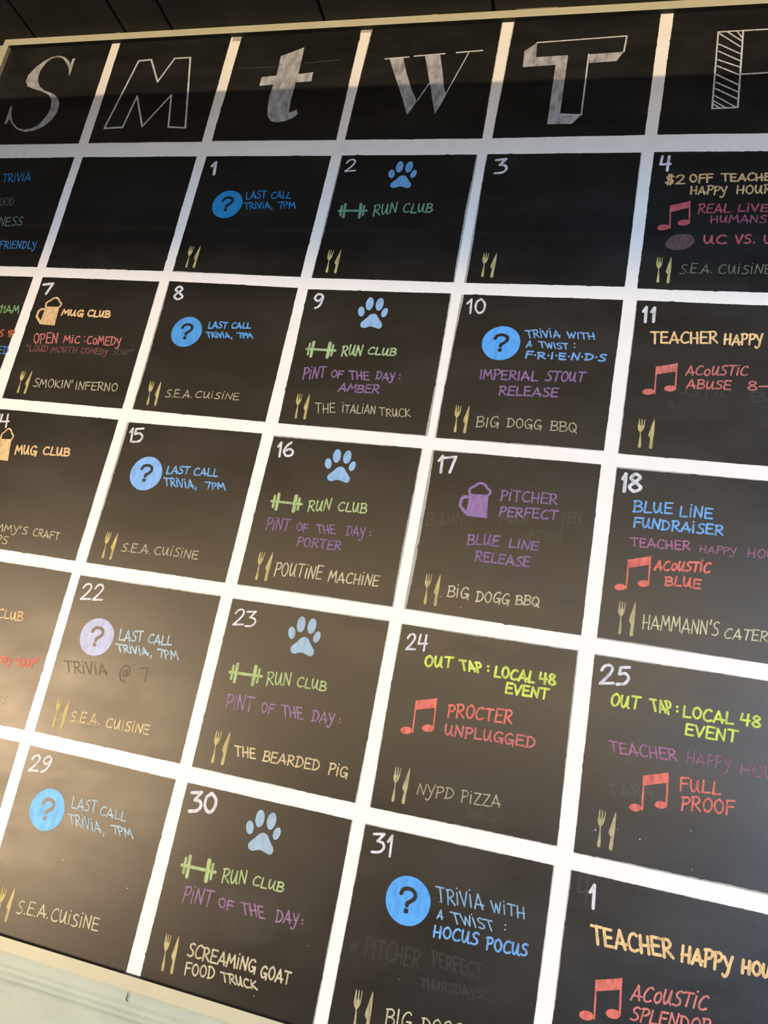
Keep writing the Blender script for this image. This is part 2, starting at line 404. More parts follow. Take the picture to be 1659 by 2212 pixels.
('thu24','straw',0.82,[('NyPD',1271.1,-1193.3,54.6,4.0,0.2,15.5),('PiZZA',1337.9,-1190.8,57.5,3.0,-1.1,15.6)]),
('fri25','number',2.17,[('2',1513.0,-987.9,18.9,2.8,-0.9,27.4),('5',1537.2,-984.5,16.7,2.1,-1.5,25.3)]),
('fri25','lime',1.60,[('OUT',1531.3,-1016.8,40.3,2.0,0.3,17.2),('TAP',1590.7,-1014.3,27.1,1.2,-5.4,16.2),(':',1622.9,-1009.5,1.4,0.1,-0.7,7.6),('LOCAL',1631.9,-1015.1,66.4,1.9,-0.4,15.2),('48',1707.6,-1011.7,26.2,-0.1,-0.5,15.1)]),
('fri25','lime',1.53,[('EVENT',1636.4,-1038.1,68.5,0.7,-0.4,15.2)]),
('fri25','pink',1.13,[('TEACHER',1538.6,-1080.9,90.6,4.3,-3.7,14.7)]),
('fri25','pink_dim',1.01,[('HAPPy',1641.8,-1076.9,57.4,1.9,-0.1,15.0),('HOUR',1711.2,-1078.9,58.4,2.4,0.6,14.8)]),
('fri25','red',1.33,[('FULL',1636.2,-1115.5,52.5,5.4,-0.6,16.3)]),
('fri25','red',1.31,[('PROOF',1639.9,-1139.1,68.1,6.5,-0.6,17.0)]),
('tue29','number',1.86,[('29',611.7,-1286.9,39.0,4.6,-0.9,25.3)]),
('tue29','ice',1.03,[('LAST',710.4,-1326.8,46.0,2.7,-2.4,16.6),('CALL',764.4,-1326.2,48.2,-0.4,-2.1,12.9)]),
('tue29','ice',1.02,[('TRiViA,',715.3,-1350.7,66.6,-1.6,-7.9,14.9),('7PM',796.9,-1349.1,36.3,0.9,-9.1,12.1)]),
('tue29','straw_bright',1.09,[('S.E.A.',665.1,-1496.2,57.8,4.3,-0.7,17.6),('CUiSiNE',728.2,-1492.9,85.7,3.7,-1.3,17.2)]),
('wed30','number',2.56,[('3',917.0,-1289.9,19.1,3.1,-4.7,28.4),('0',940.6,-1286.3,20.9,3.5,-4.6,27.1)]),
('wed30','green_light',1.21,[('RUN',996.6,-1377.3,39.5,6.3,-1.5,18.3),('CLUB',1046.3,-1370.0,49.5,0.7,0.1,12.7)]),
('wed30','purple_pink',1.22,[('PiNT',940.3,-1418.0,48.9,5.1,-0.2,20.9),('OF',999.9,-1410.7,24.9,-0.9,-1.1,12.4),('THE',1041.6,-1412.4,36.1,2.8,-7.2,15.2),('DAy',1094.0,-1409.5,34.9,1.9,-1.2,15.8),(':',1135.0,-1404.4,1.6,0.2,-0.9,5.8)]),
('wed30','straw_bright',1.38,[('SCREAMiNG',969.5,-1486.7,109.9,4.1,-0.7,16.8),('GOAT',1088.6,-1485.8,45.7,1.7,-0.6,15.4)]),
('wed30','straw_bright',1.27,[('FOOD',971.2,-1510.0,47.7,4.4,-1.9,14.5),('TRUCK',1032.8,-1505.7,55.5,2.3,-5.1,10.8)]),
('thu31','number',1.88,[('3',1219.2,-1285.9,18.1,2.2,-2.8,25.8),('1',1242.2,-1286.9,6.9,1.1,-2.2,28.5)]),
('thu31','ice_blue',1.05,[('TRiViA',1327.2,-1330.5,65.9,5.1,-5.5,18.3),('WiTH',1404.9,-1325.9,45.5,1.9,-3.6,13.6)]),
('thu31','ice_blue',1.04,[('A',1329.7,-1351.2,8.0,0.0,-0.2,11.5),('TWiST',1353.8,-1351.7,59.7,2.2,-7.7,12.7),(':',1424.8,-1344.7,1.7,0.0,-0.6,7.2)]),
('thu31','blue_light',1.45,[('HOCUS',1328.3,-1375.1,62.8,3.2,-0.4,14.8),('POCUS',1403.8,-1373.4,55.7,3.6,-1.0,14.7)]),
('thu31','straw_bright',1.11,[('BIG',1281.1,-1498.7,36.3,4.4,-0.5,19.5),('DOGG',1332.0,-1494.3,56.6,5.3,-1.0,17.4)]),
('frilast','number',2.20,[('1',1534.2,-1291.2,6.7,1.5,-2.6,28.9)]),
('frilast','orange',1.98,[('TEACHER',1544.0,-1333.0,101.7,6.5,-5.2,20.8),('HAPPy',1656.0,-1328.4,61.7,3.3,-0.7,18.2),('HOUR',1729.6,-1324.1,46.8,2.1,-0.1,15.4)]),
('frilast','rose_bright',1.29,[('ACoUSTiC',1598.2,-1388.6,92.4,11.7,2.8,17.2)]),
('frilast','rose_bright',1.28,[('SPLENDOR',1600.5,-1411.5,96.7,9.0,1.2,14.9)]),
]
ERASED = [
('thu17','ghost',1.28,[('BIDIN',1210.8,-779.1,61.0,11.1,-0.9,20.7),('MUSI',1330.8,-760.1,45.4,4.9,-0.4,16.0),('TEN',1424.9,-748.7,30.7,4.4,-0.3,17.5)]),
('thu17','ghost',0.91,[('@7PM',1374.2,-781.2,55.6,6.0,-1.5,13.5)]),
('tue22','ghost_dark',1.24,[('TRiViA',627.1,-1118.3,81.8,8.6,-8.6,17.4),('@',732.3,-1114.8,21.2,3.6,-5.3,24.3),('7',773.7,-1110.9,15.9,2.3,-9.1,23.4)]),
('thu31','ghost',1.17,[('*',1214.8,-1421.9,9.1,1.2,-1.3,11.8),('PiTCHER',1235.2,-1422.6,80.6,3.2,-1.2,23.1),('PERFECT',1334.7,-1411.0,69.0,0.3,-4.5,16.7)]),
('thu31','ghost',1.01,[('THURSDAyS!',1322.7,-1443.1,88.4,9.0,-2.6,11.6)]),
('fri25','ghost',1.19,[('TARA',1545.4,-1141.4,59.4,9.4,-6.9,15.5)]),
('fri25','ghost',0.80,[('@',1734.7,-1128.1,20.2,2.5,0.1,24.6)]),
('fri11','ghost',1.12,[('USTiC',1582.1,-510.2,77.8,0.2,0.2,11.3),('B',1690.3,-514.9,21.2,1.1,-1.3,16.5)]),
('fri11','ghost',1.12,[('8',1567.1,-534.8,9.7,-0.0,-1.0,11.2)]),
('frilast','ghost',1.11,[('4',1516.4,-1288.9,16.5,2.8,-2.9,33.7)]),
('thu24','ghost',0.79,[('BBQ',1348.9,-1209.4,42.9,1.1,-0.5,9.7)]),
]
CUTLERY = [
('tue1','cutlery',631.0,-304.5,17.0,0.1,-1.3,47.4),
('wed2','cutlery',931.5,-305.9,17.6,-0.1,-1.9,48.1),
('thu3','cutlery',1230.3,-304.1,17.1,-0.5,-1.0,48.1),
('fri4','cutlery',1531.4,-304.0,16.7,-0.5,-1.8,48.3),
('mon7','cutlery',336.6,-605.1,17.1,0.1,-2.6,47.1),
('tue8','cutlery',634.1,-606.9,16.9,0.3,-4.6,47.5),
('wed9','cutlery',938.7,-608.1,17.0,0.4,-3.3,46.9),
('thu10','cutlery',1230.9,-607.8,16.6,-0.1,-2.2,47.5),
('fri11','cutlery',1531.6,-607.2,17.3,0.5,-1.7,47.9),
('tue15','cutlery',633.8,-909.7,16.4,-0.0,-2.1,47.4),
('wed16','cutlery',936.6,-907.7,17.2,0.8,-1.1,47.4),
('thu17','cutlery',1232.2,-907.2,16.7,0.4,-2.4,48.1),
('fri18','cutlery_grey',1533.2,-909.1,16.9,0.3,-1.9,48.2),
('tue22','cutlery',633.0,-1209.5,16.8,0.6,-1.6,48.5),
('wed23','cutlery',935.9,-1210.5,17.5,0.4,-1.9,48.5),
('thu24','cutlery_grey',1236.8,-1209.4,16.2,0.7,-1.3,48.1),
('fri25','cutlery_grey',1536.8,-1209.8,16.5,-0.3,-0.9,47.7),
('tue29','cutlery',633.6,-1513.6,16.7,2.2,-2.8,47.6),
('wed30','cutlery',935.0,-1514.1,15.4,0.3,-3.9,48.2),
('thu31','cutlery_grey',1239.6,-1518.1,18.1,1.8,-3.6,51.2),
]
PAWS = [
('wed2','paw_cool',1017.0,-82.9,1061.4,-83.3,1041.0,-112.1),
('wed9','paw',1017.7,-387.1,1062.5,-387.2,1043.0,-417.1),
('wed16','paw',1019.0,-688.5,1063.5,-689.0,1044.2,-716.6),
('wed23','paw_pale',1020.9,-987.8,1065.1,-987.9,1045.8,-1016.8),
('wed30','paw_pale',1022.7,-1292.2,1067.7,-1292.0,1047.8,-1320.1),
]
DISCS = [
('tue1','disc_deep',682.4,-156.0,33.2),
('tue8','disc_mid',672.8,-449.1,32.5),
('thu10','disc_bright',1284.0,-436.3,33.2),
('tue15','disc_pale',672.7,-743.7,32.7),
('tue22','disc_lilac',667.5,-1049.8,33.0),
('tue29','disc_sky',667.4,-1338.3,32.5),
('thu31','disc_bright',1284.2,-1338.4,32.9),
]
DUMBBELLS = [
('wed2','green_cool',926.3,-168.8,983.1,-167.9,937.6,-152.5,939.8,-184.5),
('wed9','green',928.0,-470.1,984.6,-470.0,940.3,-453.8,940.8,-485.4),
('wed16','green_light',930.4,-768.1,987.7,-767.6,942.3,-752.9,943.6,-782.9),
('wed23','green_light',928.8,-1067.6,986.0,-1065.4,941.1,-1051.8,942.1,-1082.7),
('wed30','green_light',926.0,-1367.9,983.5,-1366.0,939.2,-1351.8,941.0,-1383.0),
]
MUGS = [
('mon7','orange_pale',332.4,-451.0,37.9,-1.0,1.9,41.4),
('mon14','orange_pale',338.3,-750.0,28.9,0.1,-3.5,43.3),
('thu17','purple_fill',1273.1,-754.2,35.6,-0.5,1.1,38.4),
]
NOTES = [
('fri4','red_cool',1537.4,-151.2,1570.5,-140.9,1540.2,-196.6,1530.3,-195.9),
('fri11','red_soft',1543.5,-463.8,1576.6,-455.3,1544.7,-512.3,1535.6,-509.9),
('fri18','red',1533.2,-794.7,1566.4,-784.4,1534.5,-839.5,1526.1,-838.9),
('thu24','red',1245.0,-1059.2,1277.5,-1050.1,1247.6,-1106.8,1238.5,-1105.7),
('fri25','red',1586.2,-1105.0,1619.4,-1094.6,1588.2,-1150.6,1580.0,-1149.7),
('frilast','red',1551.8,-1376.3,1585.0,-1366.0,1554.3,-1421.8,1545.0,-1420.8),
]
FOOTBALL = ('fri4','football',[(1536.6,-230.0),(1541.1,-218.6),(1550.6,-210.8),(1561.4,-208.9),(1571.6,-208.7),(1579.4,-212.7),(1584.0,-219.8),(1582.5,-226.8),(1577.0,-233.6),(1567.4,-239.2),(1558.0,-241.1),(1548.4,-240.2),(1540.6,-236.2)])
HEADINGS = [
('sunhead','marker',0,[[(184.0,243.7),(183.8,228.1),(185.8,193.0),(181.4,195.1),(178.5,208.8),(169.5,222.9),(156.7,237.3),(145.3,246.3),(132.7,248.9),(117.3,246.3),(108.9,236.8),(102.4,224.7),(98.7,210.1),(98.4,195.4),(102.9,179.1),(114.2,163.1),(129.5,152.8),(153.4,143.7),(172.2,132.0),(185.0,113.6),(187.8,91.3),(181.0,68.1),(164.3,48.9),(141.0,37.7),(116.8,35.0),(92.0,43.5),(71.3,61.4),(61.7,74.5),(59.4,58.4),(53.2,58.5),(51.8,80.9),(51.3,107.3),(55.9,110.1),(63.2,83.0),(74.2,63.7),(92.1,48.2),(112.2,41.2),(134.0,44.4),(151.3,57.1),(162.5,79.3),(165.7,100.0),(160.7,122.0),(147.0,138.7),(123.7,149.6),(94.7,159.0),(78.1,166.0),(68.0,180.5),(68.3,199.2),(81.2,222.3),(98.5,239.8),(116.0,249.8),(133.5,253.3),(151.1,249.4),(166.4,238.8),(176.1,226.5),(176.3,242.2)]]),
('monhead','marker_line',2.07,[[(358.7,226.5),(390.7,228.1),(425.6,164.6),(450.3,228.8),(489.4,229.1),(531.6,37.0),(489.1,40.2),(471.6,126.9),(423.5,43.0),(385.2,126.3),(374.5,41.9),(328.3,40.2),(358.7,226.5)]]),
('tuehead','marker',0,[[(709.9,221.5),(759.7,242.5),(761.8,198.9),(761.9,171.3),(761.3,128.8),(761.6,98.8),(764.2,70.1),(772.2,73.4),(780.4,78.5),(785.7,67.1),(775.4,55.6),(760.3,49.0),(742.8,45.9),(728.7,49.8),(719.0,61.3),(712.7,82.4),(709.6,112.6),(710.5,146.0),(712.3,173.5)]]),
('tuehead','marker_pale',0,[[(679.0,166.4),(713.4,169.2),(713.7,145.9),(678.9,143.0)]]),
('tuehead','marker_pale',0,[[(761.1,170.1),(795.3,174.6),(796.1,150.3),(762.4,148.7)]]),
('tuehead','chalk_guide',0.89,[[(614.2,192.4),(704.5,192.5)],[(772.4,199.0),(845.4,204.5)]]),
('wedhead','marker',0,[[(957.7,201.4),(986.8,202.9),(1000.2,165.8),(1018.7,122.9),(1035.8,90.7),(1029.4,72.8),(1021.8,57.9),(1005.9,96.3),(987.0,136.8),(970.7,171.5)]]),
('wedhead','marker',0,[[(1032.5,204.8),(1063.5,207.4),(1075.4,166.5),(1085.8,124.4),(1093.5,103.5),(1085.4,77.2),(1078.6,58.3),(1069.3,87.9),(1056.4,129.7),(1044.0,168.0)]]),
('wedhead','marker_line',1.79,[[(948.4,201.4),(998.1,203.6)],[(1010.6,205.1),(1073.1,208.1)],[(1097.1,209.4),(1149.2,212.0)]]),
('wedhead','marker_line',1.14,[[(1037.1,93.1),(1053.9,134.0)],[(1092.8,107.6),(1122.1,207.1)]]),
('thuhead','marker',0,[[(1256.3,225.4),(1233.8,205.4),(1236.3,166.1),(1299.1,168.4),(1301.5,28.3),(1346.9,27.9),(1361.6,47.5),(1322.5,50.4),(1320.2,191.1),(1258.8,189.4)]]),
('thuhead','marker',0,[[(1359.1,190.9),(1423.7,193.7),(1412.6,172.0),(1362.4,169.7)]]),
('thuhead','marker_line',1.55,[[(1256.3,225.4),(1425.5,231.5),(1423.7,193.7)],[(1359.1,190.9),(1362.1,48.2),(1322.4,50.8)]]),
('frihead','marker_line',1.52,[[(1723.3,232.3),(1588.7,230.5),(1590.9,55.7),(1633.8,57.1),(1631.7,230.3)],[(1634.2,130.6),(1722.8,133.5),(1723.3,232.3)]]),
('frihead','marker_line',1.41,[[(1621.6,229.9),(1629.9,215.9)],[(1604.9,229.8),(1629.7,207.9)],[(1591.7,226.3),(1628.7,194.2)],[(1592.1,201.8),(1629.2,178.1)],[(1592.5,185.5),(1629.5,162.0)],[(1592.9,165.7),(1629.6,147.8)],[(1593.1,151.3),(1630.3,130.1)],[(1593.2,131.8),(1631.0,107.3)],[(1593.7,114.1),(1631.2,91.6)],[(1593.4,100.1),(1631.2,76.1)],[(1593.5,84.3),(1629.9,57.9)],[(1592.8,72.2),(1614.4,56.3)],[(1592.3,65.3),(1604.0,56.0)]]),
]
SQUARES = {
'sunhead':((-13.0,284.0),(270.8,284.0),(274.7,0.2),(-13.0,-0.0)),
'sun1':((-13.0,-37.8),(276.1,-35.9),(279.3,-317.4),(-13.0,-317.8)),
'sun6':((-13.0,-341.5),(278.1,-340.6),(276.3,-620.9),(-13.0,-620.9)),
'sun13':((-13.0,-644.2),(276.3,-644.2),(276.3,-922.0),(-13.0,-922.0)),
'sun20':((-13.0,-945.1),(276.3,-945.1),(276.3,-1224.7),(-13.0,-1224.7)),
'sun27':((-13.0,-1248.1),(276.3,-1248.1),(276.3,-1533.0),(-13.0,-1533.0)),
'monhead':((292.7,284.0),(576.5,284.0),(581.2,-0.4),(299.9,0.4)),
'mon1b':((297.8,-36.1),(580.1,-37.4),(582.1,-315.9),(301.4,-317.3)),
'mon7':((301.3,-340.4),(581.2,-340.3),(582.6,-620.3),(304.5,-620.3)),
'mon14':((300.0,-644.2),(582.2,-643.4),(580.9,-923.6),(300.0,-922.0)),
'mon21':((300.0,-945.1),(580.7,-945.6),(580.4,-1225.5),(300.0,-1224.7)),
'mon28':((300.0,-1248.1),(578.7,-1246.3),(580.6,-1533.0),(300.0,-1533.0)),
'tuehead':((601.9,284.0),(880.0,284.0),(885.3,-0.8),(604.4,0.9)),
'tue1':((602.3,-37.0),(882.6,-38.6),(880.9,-319.1),(602.5,-317.1)),
'tue8':((601.6,-338.4),(881.1,-342.6),(882.3,-621.6),(603.4,-619.8)),
'tue15':((601.9,-646.2),(881.9,-644.0),(881.7,-922.3),(602.3,-923.4)),
'tue22':((599.4,-947.3),(880.1,-945.4),(881.1,-1223.9),(600.5,-1224.0)),
'tue29':((599.7,-1246.9),(881.0,-1248.1),(877.2,-1533.0),(601.7,-1533.0)),
'wedhead':((902.6,284.0),(1179.7,284.0),(1182.9,-2.1),(902.7,-0.3)),
'wed2':((903.8,-38.2),(1180.2,-39.1),(1181.7,-318.7),(903.2,-319.9)),
'wed9':((902.0,-344.8),(1180.3,-341.8),(1185.6,-621.3),(907.5,-621.6)),
'wed16':((904.9,-645.5),(1180.9,-644.0),(1181.8,-921.1),(903.6,-922.6)),
'wed23':((902.5,-946.4),(1180.5,-943.1),(1181.4,-1224.6),(902.7,-1224.8)),
'wed30':((902.1,-1248.6),(1181.4,-1248.6),(1181.5,-1533.0),(902.0,-1533.0)),
'thuhead':((1202.0,284.0),(1482.5,284.0),(1480.8,0.5),(1201.6,-1.6)),
'thu3':((1197.3,-38.5),(1479.3,-37.9),(1478.9,-315.7),(1198.8,-319.0)),
'thu10':((1198.5,-342.9),(1478.9,-341.3),(1478.0,-620.0),(1197.8,-622.8)),
'thu17':((1198.4,-644.5),(1476.5,-642.6),(1478.1,-921.1),(1199.5,-921.3)),
'thu24':((1200.2,-944.6),(1477.4,-943.6),(1481.2,-1222.6),(1203.6,-1225.6)),
'thu31':((1201.6,-1249.0),(1481.1,-1247.6),(1479.3,-1533.0),(1200.0,-1533.0)),
'frihead':((1505.9,284.0),(1779.0,284.0),(1779.0,-0.0),(1502.4,0.9)),
'fri4':((1500.3,-37.1),(1779.0,-37.8),(1779.0,-317.8),(1499.5,-318.4)),
'fri11':((1500.9,-341.4),(1779.0,-341.5),(1779.0,-620.9),(1500.0,-622.1)),
'fri18':((1500.4,-644.2),(1779.0,-644.2),(1779.0,-922.0),(1501.3,-922.0)),
'fri25':((1501.2,-945.1),(1779.0,-945.1),(1779.0,-1224.7),(1504.3,-1225.9)),
'frilast':((1503.3,-1248.2),(1779.0,-1248.1),(1779.0,-1533.0),(1501.9,-1533.0)),
'saturday_top':((1801.0,284.0),(2077.0,284.0),(2077.0,-0.0),(1801.0,-0.0)),
'sat5':((1801.0,-37.8),(2077.0,-37.8),(2077.0,-317.8),(1801.0,-317.8)),
'sat12':((1801.0,-341.5),(2077.0,-341.5),(2077.0,-620.9),(1801.0,-620.9)),
'sat19':((1801.0,-644.2),(2077.0,-644.2),(2077.0,-922.0),(1801.0,-922.0)),
'sat26':((1801.0,-945.1),(2077.0,-945.1),(2077.0,-1224.7),(1801.0,-1224.7)),
'saturday_bottom':((1801.0,-1248.1),(2077.0,-1248.1),(2077.0,-1533.0),(1801.0,-1533.0)),
}

# ------------------------------------------------------------------ the room
def box(name, lo, hi, mt, parent=None, kind=None):
    (a, b, c), (d, e, f) = lo, hi
    v = [(a, b, c), (d, b, c), (d, e, c), (a, e, c), (a, b, f), (d, b, f), (d, e, f), (a, e, f)]
    o = put(name, v, [(0, 3, 2, 1), (4, 5, 6, 7), (0, 1, 5, 4), (1, 2, 6, 5), (2, 3, 7, 6), (3, 0, 4, 7)], mt, parent)
    if kind:
        o['kind'] = kind
    return o


WALL_Y = 0.006           # face of the wall, 6 mm behind the painted board
TOP = 0.3015 + BOARD_Z   # underside of the ceiling


def masonry_wall():
    """painted masonry with a rough mortar joint just under the board"""
    xs = [-3.0 + 0.5 * i for i in range(6)] + [0.0 + 0.006 * i for i in range(301)] + [2.2, 2.8, 3.4, 4.0, 5.0]
    zs = [0.0, 0.4, 0.8, 1.0] + [1.05 + 0.004 * i for i in range(41)] + [1.3, 2.0, TOP]
    rnd = random.Random(3)
    ph = [(rnd.uniform(4, 60), rnd.uniform(0, 6.28), rnd.uniform(0.2, 1)) for _ in range(14)]

    def wob(x):
        return sum(a * math.sin(f * x + p) / (4 + 0.12 * f) for f, p, a in ph) / 5

    v, f = [], []
    for z in zs:
        y = z - BOARD_Z
        for x in xs:
            d = 0.0
            c1, c2 = -1.5715 + 0.004 * wob(x), -1.5865 + 0.005 * wob(1.7 * x + 3)
            if -1.66 < y < -1.53:
                d += 0.0025 * math.exp(-((y - c1) / 0.003) ** 2) + 0.0075 * math.exp(-((y - c2) / 0.004) ** 2) * max(0.1, 0.7 + 1.6 * wob(5 * x + 1))
                if y < c2:
                    d += 0.0030
                d += rnd.uniform(-1, 1) * 0.0004
            v.append((x, WALL_Y - d, z))
    n = len(xs)
    for j in range(len(zs) - 1):
        for i in range(n - 1):
            f.append((j * n + i, j * n + i + 1, (j + 1) * n + i + 1, (j + 1) * n + i))
    o = put('wall_back', v, f, WALL, smooth=True)
    o['kind'] = 'structure'
    o['label'] = 'cream painted masonry wall behind and below the chalkboard'
    return o


wall = masonry_wall()


def wall_mark(name, pts, hw):
    p = Paint(-3.4)
    p.stroke(pts, hw)
    o = p.build(name, DARK, wall)
    return o


wall_mark('crack', [(887, -1559.0), (888, -1562.5), (886.5, -1566), (889, -1569)], 0.9)
wall_mark('chip', [(692, -1619), (691.5, -1625)], 0.9)

# black ceiling boards running away from the wall, with open joints between them
JOINTS = [-2.4, -1.9, -1.35, -0.80, -0.43, -0.19, 0.0585, 0.3065, 0.4275, 0.795, 1.1595, 1.52, 1.89, 2.26, 2.63, 3.0, 3.6, 4.2, 5.0]
gw = 0.0035
v, f, mi = [], [], []


def ceil_quad(x0, x1, z0, z1, k):
    i = len(v)
    v.extend([(x0, WALL_Y, z0), (x1, WALL_Y, z1), (x1, -6.0, z1), (x0, -6.0, z0)])
    f.append((i, i + 1, i + 2, i + 3))
    mi.append(k)


for a, b in zip([-3.0] + JOINTS[:-1], JOINTS):
    x0, x1 = a + (gw if a > -3 else 0), b - gw
    ceil_quad(x0, x1, TOP, TOP, 0)
    ceil_quad(x1, x1, TOP, TOP + 0.012, 1)
    ceil_quad(x1, b + gw, TOP + 0.012, TOP + 0.012, 1)
    ceil_quad(b + gw, b + gw, TOP + 0.012, TOP, 1)
ce = put('ceiling', v, f, [CEIL, GROOVE], midx=mi)
ce['kind'] = 'structure'
ce['label'] = 'black boarded ceiling with open joints above the chalkboard'
fl = box('floor', (-3.0, -6.0, -0.02), (5.0, WALL_Y, 0.0), paint('floor_concrete', (0.16, 0.14, 0.12), (0.22, 0.2, 0.17), 6, 0.5), kind='structure')

# unseen round tube added parallel to the wall to shade a band of it
v, f = [], []
SEG = 32
for x in (-3.0, 5.0):
    for k in range(SEG):
        a = 2 * math.pi * k / SEG
        v.append((x, -0.70 + 0.0735 * math.cos(a), 2.838 + 0.0735 * math.sin(a)))
for k in range(SEG):
    f.append((k, (k + 1) % SEG, SEG + (k + 1) % SEG, SEG + k))
du = put('blocker_tube', v, f, paint('black_blocker_paint', (0.02, 0.02, 0.02), (0.03, 0.03, 0.03), 12, 0.6), smooth=True)
du['kind'] = 'structure'

box('blocker_beam', (-3.0, -2.55, 2.357), (5.0, -2.40, TOP), CEIL, kind='structure')  # unseen beam added to cut lamp and window light off the top rows

# ------------------------------------------------------------------ the chalkboard calendar
board = bpy.data.objects.new('calendar_chalkboard', None)
COL.objects.link(board)
board.empty_display_size = 0.1
board['at'] = (1.05, 0.0, BOARD_Z - 1.55)
board.location = board['at']
board['label'] = 'large black chalkboard month calendar with white grid and cream frame on the wall'
board['category'] = 'calendar board'

X0, X1, Y0, Y1 = -13.0, 2090.0, -1533.0, 284.0
panel = box('painted_grid', (X0 / 1000, 0.0, Y0 / 1000 + BOARD_Z), (X1 / 1000, 0.0055, Y1 / 1000 + BOARD_Z), WHITE, board)
panel['label'] = 'white painted grid of the board'


def rail(name, lo, hi, inner, im, label):
    """a flat frame rail whose face towards the board is painted dark"""
    (a, b, c), (d, e, f_) = lo, hi
    r = 0.0006
    v = [(a, b, c), (d, b, c), (d, e, c), (a, e, c), (a, b, f_), (d, b, f_), (d, e, f_), (a, e, f_)]
    fs = [(0, 3, 2, 1), (4, 5, 6, 7), (0, 1, 5, 4), (1, 2, 6, 5), (2, 3, 7, 6), (3, 0, 4, 7)]
    o = put(name, v, fs, [CREAM, im], board, midx=[1 if i == inner else 0 for i in range(6)])
    o['label'] = label
    bv = o.modifiers.new('soft_edge', 'BEVEL')
    bv.width = r
    bv.segments = 2
    bv.limit_method = 'ANGLE'
    return o


def bz(y):
    return y / 1000 + BOARD_Z


FR = -0.0105
rail('frame_rail', (-0.0280, FR, bz(281.6)), (2.105, WALL_Y, bz(300.9)), 0, EDGE_BLACK, 'cream top rail with black underside')
rail('frame_rail', (-0.0280, FR, bz(-1551)), (-0.0112, WALL_Y, bz(281.6)), 3, EDGE, 'cream side rail at the start of the week')
rail('frame_rail', (2.085, FR, bz(-1551)), (2.105, WALL_Y, bz(281.6)), 5, EDGE, 'cream side rail at the end of the week')
rail('frame_rail', (-0.0112, FR, bz(-1551)), (2.085, WALL_Y, bz(-1531.3)), 1, EDGE_BLACK, 'cream bottom rail with black upper edge')


def clip(x, wdt, h):
    o = box('fixing_clip', (x - wdt / 2, FR - 0.001, bz(300.7)), (x + wdt / 2, WALL_Y - 0.002, bz(300.9 + h)), METAL, board)
    return o


clip(0.2875, 0.009, 2.2)
clip(1.0375, 0.011, 2.6)
clip(1.2450, 0.082, 1.5)
# grey undercoat left bare where the grid stripes run up under the top rail
for xa, xb, h in ((275.5, 300.5, 2.5), (581.0, 602.0, 14.0), (880.5, 903.5, 9.0), (1181.0, 1200.5, 1.2)):
    pt = Paint(0.16)
    n = 14
    low = [(xa + (xb - xa) * k / n, 283.5 - h - random.uniform(-0.18, 0.18) * h) for k in range(n + 1)]
    pt.face(low + [(xb, 285), (xa, 285)])
    pt.build('undercoat', UNDER, panel)


def shown(inset, ph, s):
    """how far the black paint keeps from the square's outline at distance s along a side"""
    return inset * (0.65 + 0.35 * math.sin(0.013 * s + ph)) if inset else 0.0


def noisy_outline(corners, insets, amp, rnd, chips):
    """hand-painted outline: every side pushed inwards by its inset, with wobble and small chips"""
    ph = [rnd.uniform(0, 6.28) for _ in corners]
    ln = [math.hypot(corners[(i + 1) % 4][0] - c[0], corners[(i + 1) % 4][1] - c[1]) for i, c in enumerate(corners)]
    out = []
    for i, p in enumerate(corners):
        q, L = corners[(i + 1) % 4], ln[i]
        ux, uy = (q[0] - p[0]) / L, (q[1] - p[1]) / L
        nx, ny = -uy, ux
        s0 = shown(insets[i - 1], ph[i - 1], ln[i - 1])
        s1 = L - shown(insets[(i + 1) % 4], ph[(i + 1) % 4], 0.0)
        f1, f2, f3 = rnd.uniform(0.02, 0.05), rnd.uniform(0.1, 0.2), rnd.uniform(0.3, 0.6)
        a2, a3 = rnd.uniform(0, 6.28), rnd.uniform(0, 6.28)
        spots = [(rnd.uniform(0.08, 0.92) * L, rnd.uniform(1.5, 5), rnd.uniform(0.6, 1.8)) for _ in range(chips)]
        n = max(8, int(L / 2.5))
        for k in range(n):
            s = s0 + (s1 - s0) * k / n
            fade = min(1.0, (s - s0) / 8, (s1 - s) / 8)
            d = amp * (0.5 * math.sin(f1 * s + ph[i]) + 0.3 * math.sin(f2 * s + a2) + 0.25 * math.sin(f3 * s + a3) + rnd.uniform(-0.25, 0.25)) * fade
            for c, wd, h in spots:
                d -= h * 0.6 * math.exp(-((s - c) / wd) ** 4) * fade
            d += shown(insets[i], ph[i], s)
            out.append((p[0] + ux * s + nx * d, p[1] + uy * s + ny * d))
    return out


# how much grey undercoat shows along the top, right, bottom and left of a square
BARE = {'tue8': (0, 0, 0.5, 3.2), 'tue15': (0, 0, 0, 4), 'thu17': (1.5, 0, 1, 5.2), 'thu10': (0, 0, 1.5, 5.0), 'wed9': (0, 4.2, 1, 0),
        'wed2': (0, 3.6, 0, 2.6), 'thu3': (0, 1.5, 0, 4.0), 'wed16': (2, 2.6, 1.6, 0.8), 'fri18': (2.2, 0, 1.6, 0.8), 'fri11': (0, 0, 1.2, 1.2),
        'thu24': (1.6, 1.8, 1, 1.6), 'wed23': (1.4, 1.8, 0.8, 0), 'fri25': (1.4, 0, 2, 0), 'tue22': (1.6, 0, 0, 0), 'thu31': (1.4, 2.2, 0, 0.8),
        'tue1': (0, 0, 1.6, 1.2), 'wed30': (0.8, 2.0, 0, 0), 'wedhead': (0, 1.4, 0, 1.8), 'thuhead': (0, 0, 0, 1.4), 'frilast': (0.6, 0, 0, 1.2),
        'tuehead': (0, 1.0, 1.2, 0), 'monhead': (0, 0, 1.4, 0), 'sunhead': (1.6, 0, 1.4, 0), 'tue29': (0.9, 0, 0, 0), 'sun6': (1.2, 0, 0, 0),
        'mon7': (0, 0.9, 0, 0), 'mon14': (0, 1.0, 0, 0), 'sun1': (0, 0, 0, 0)}
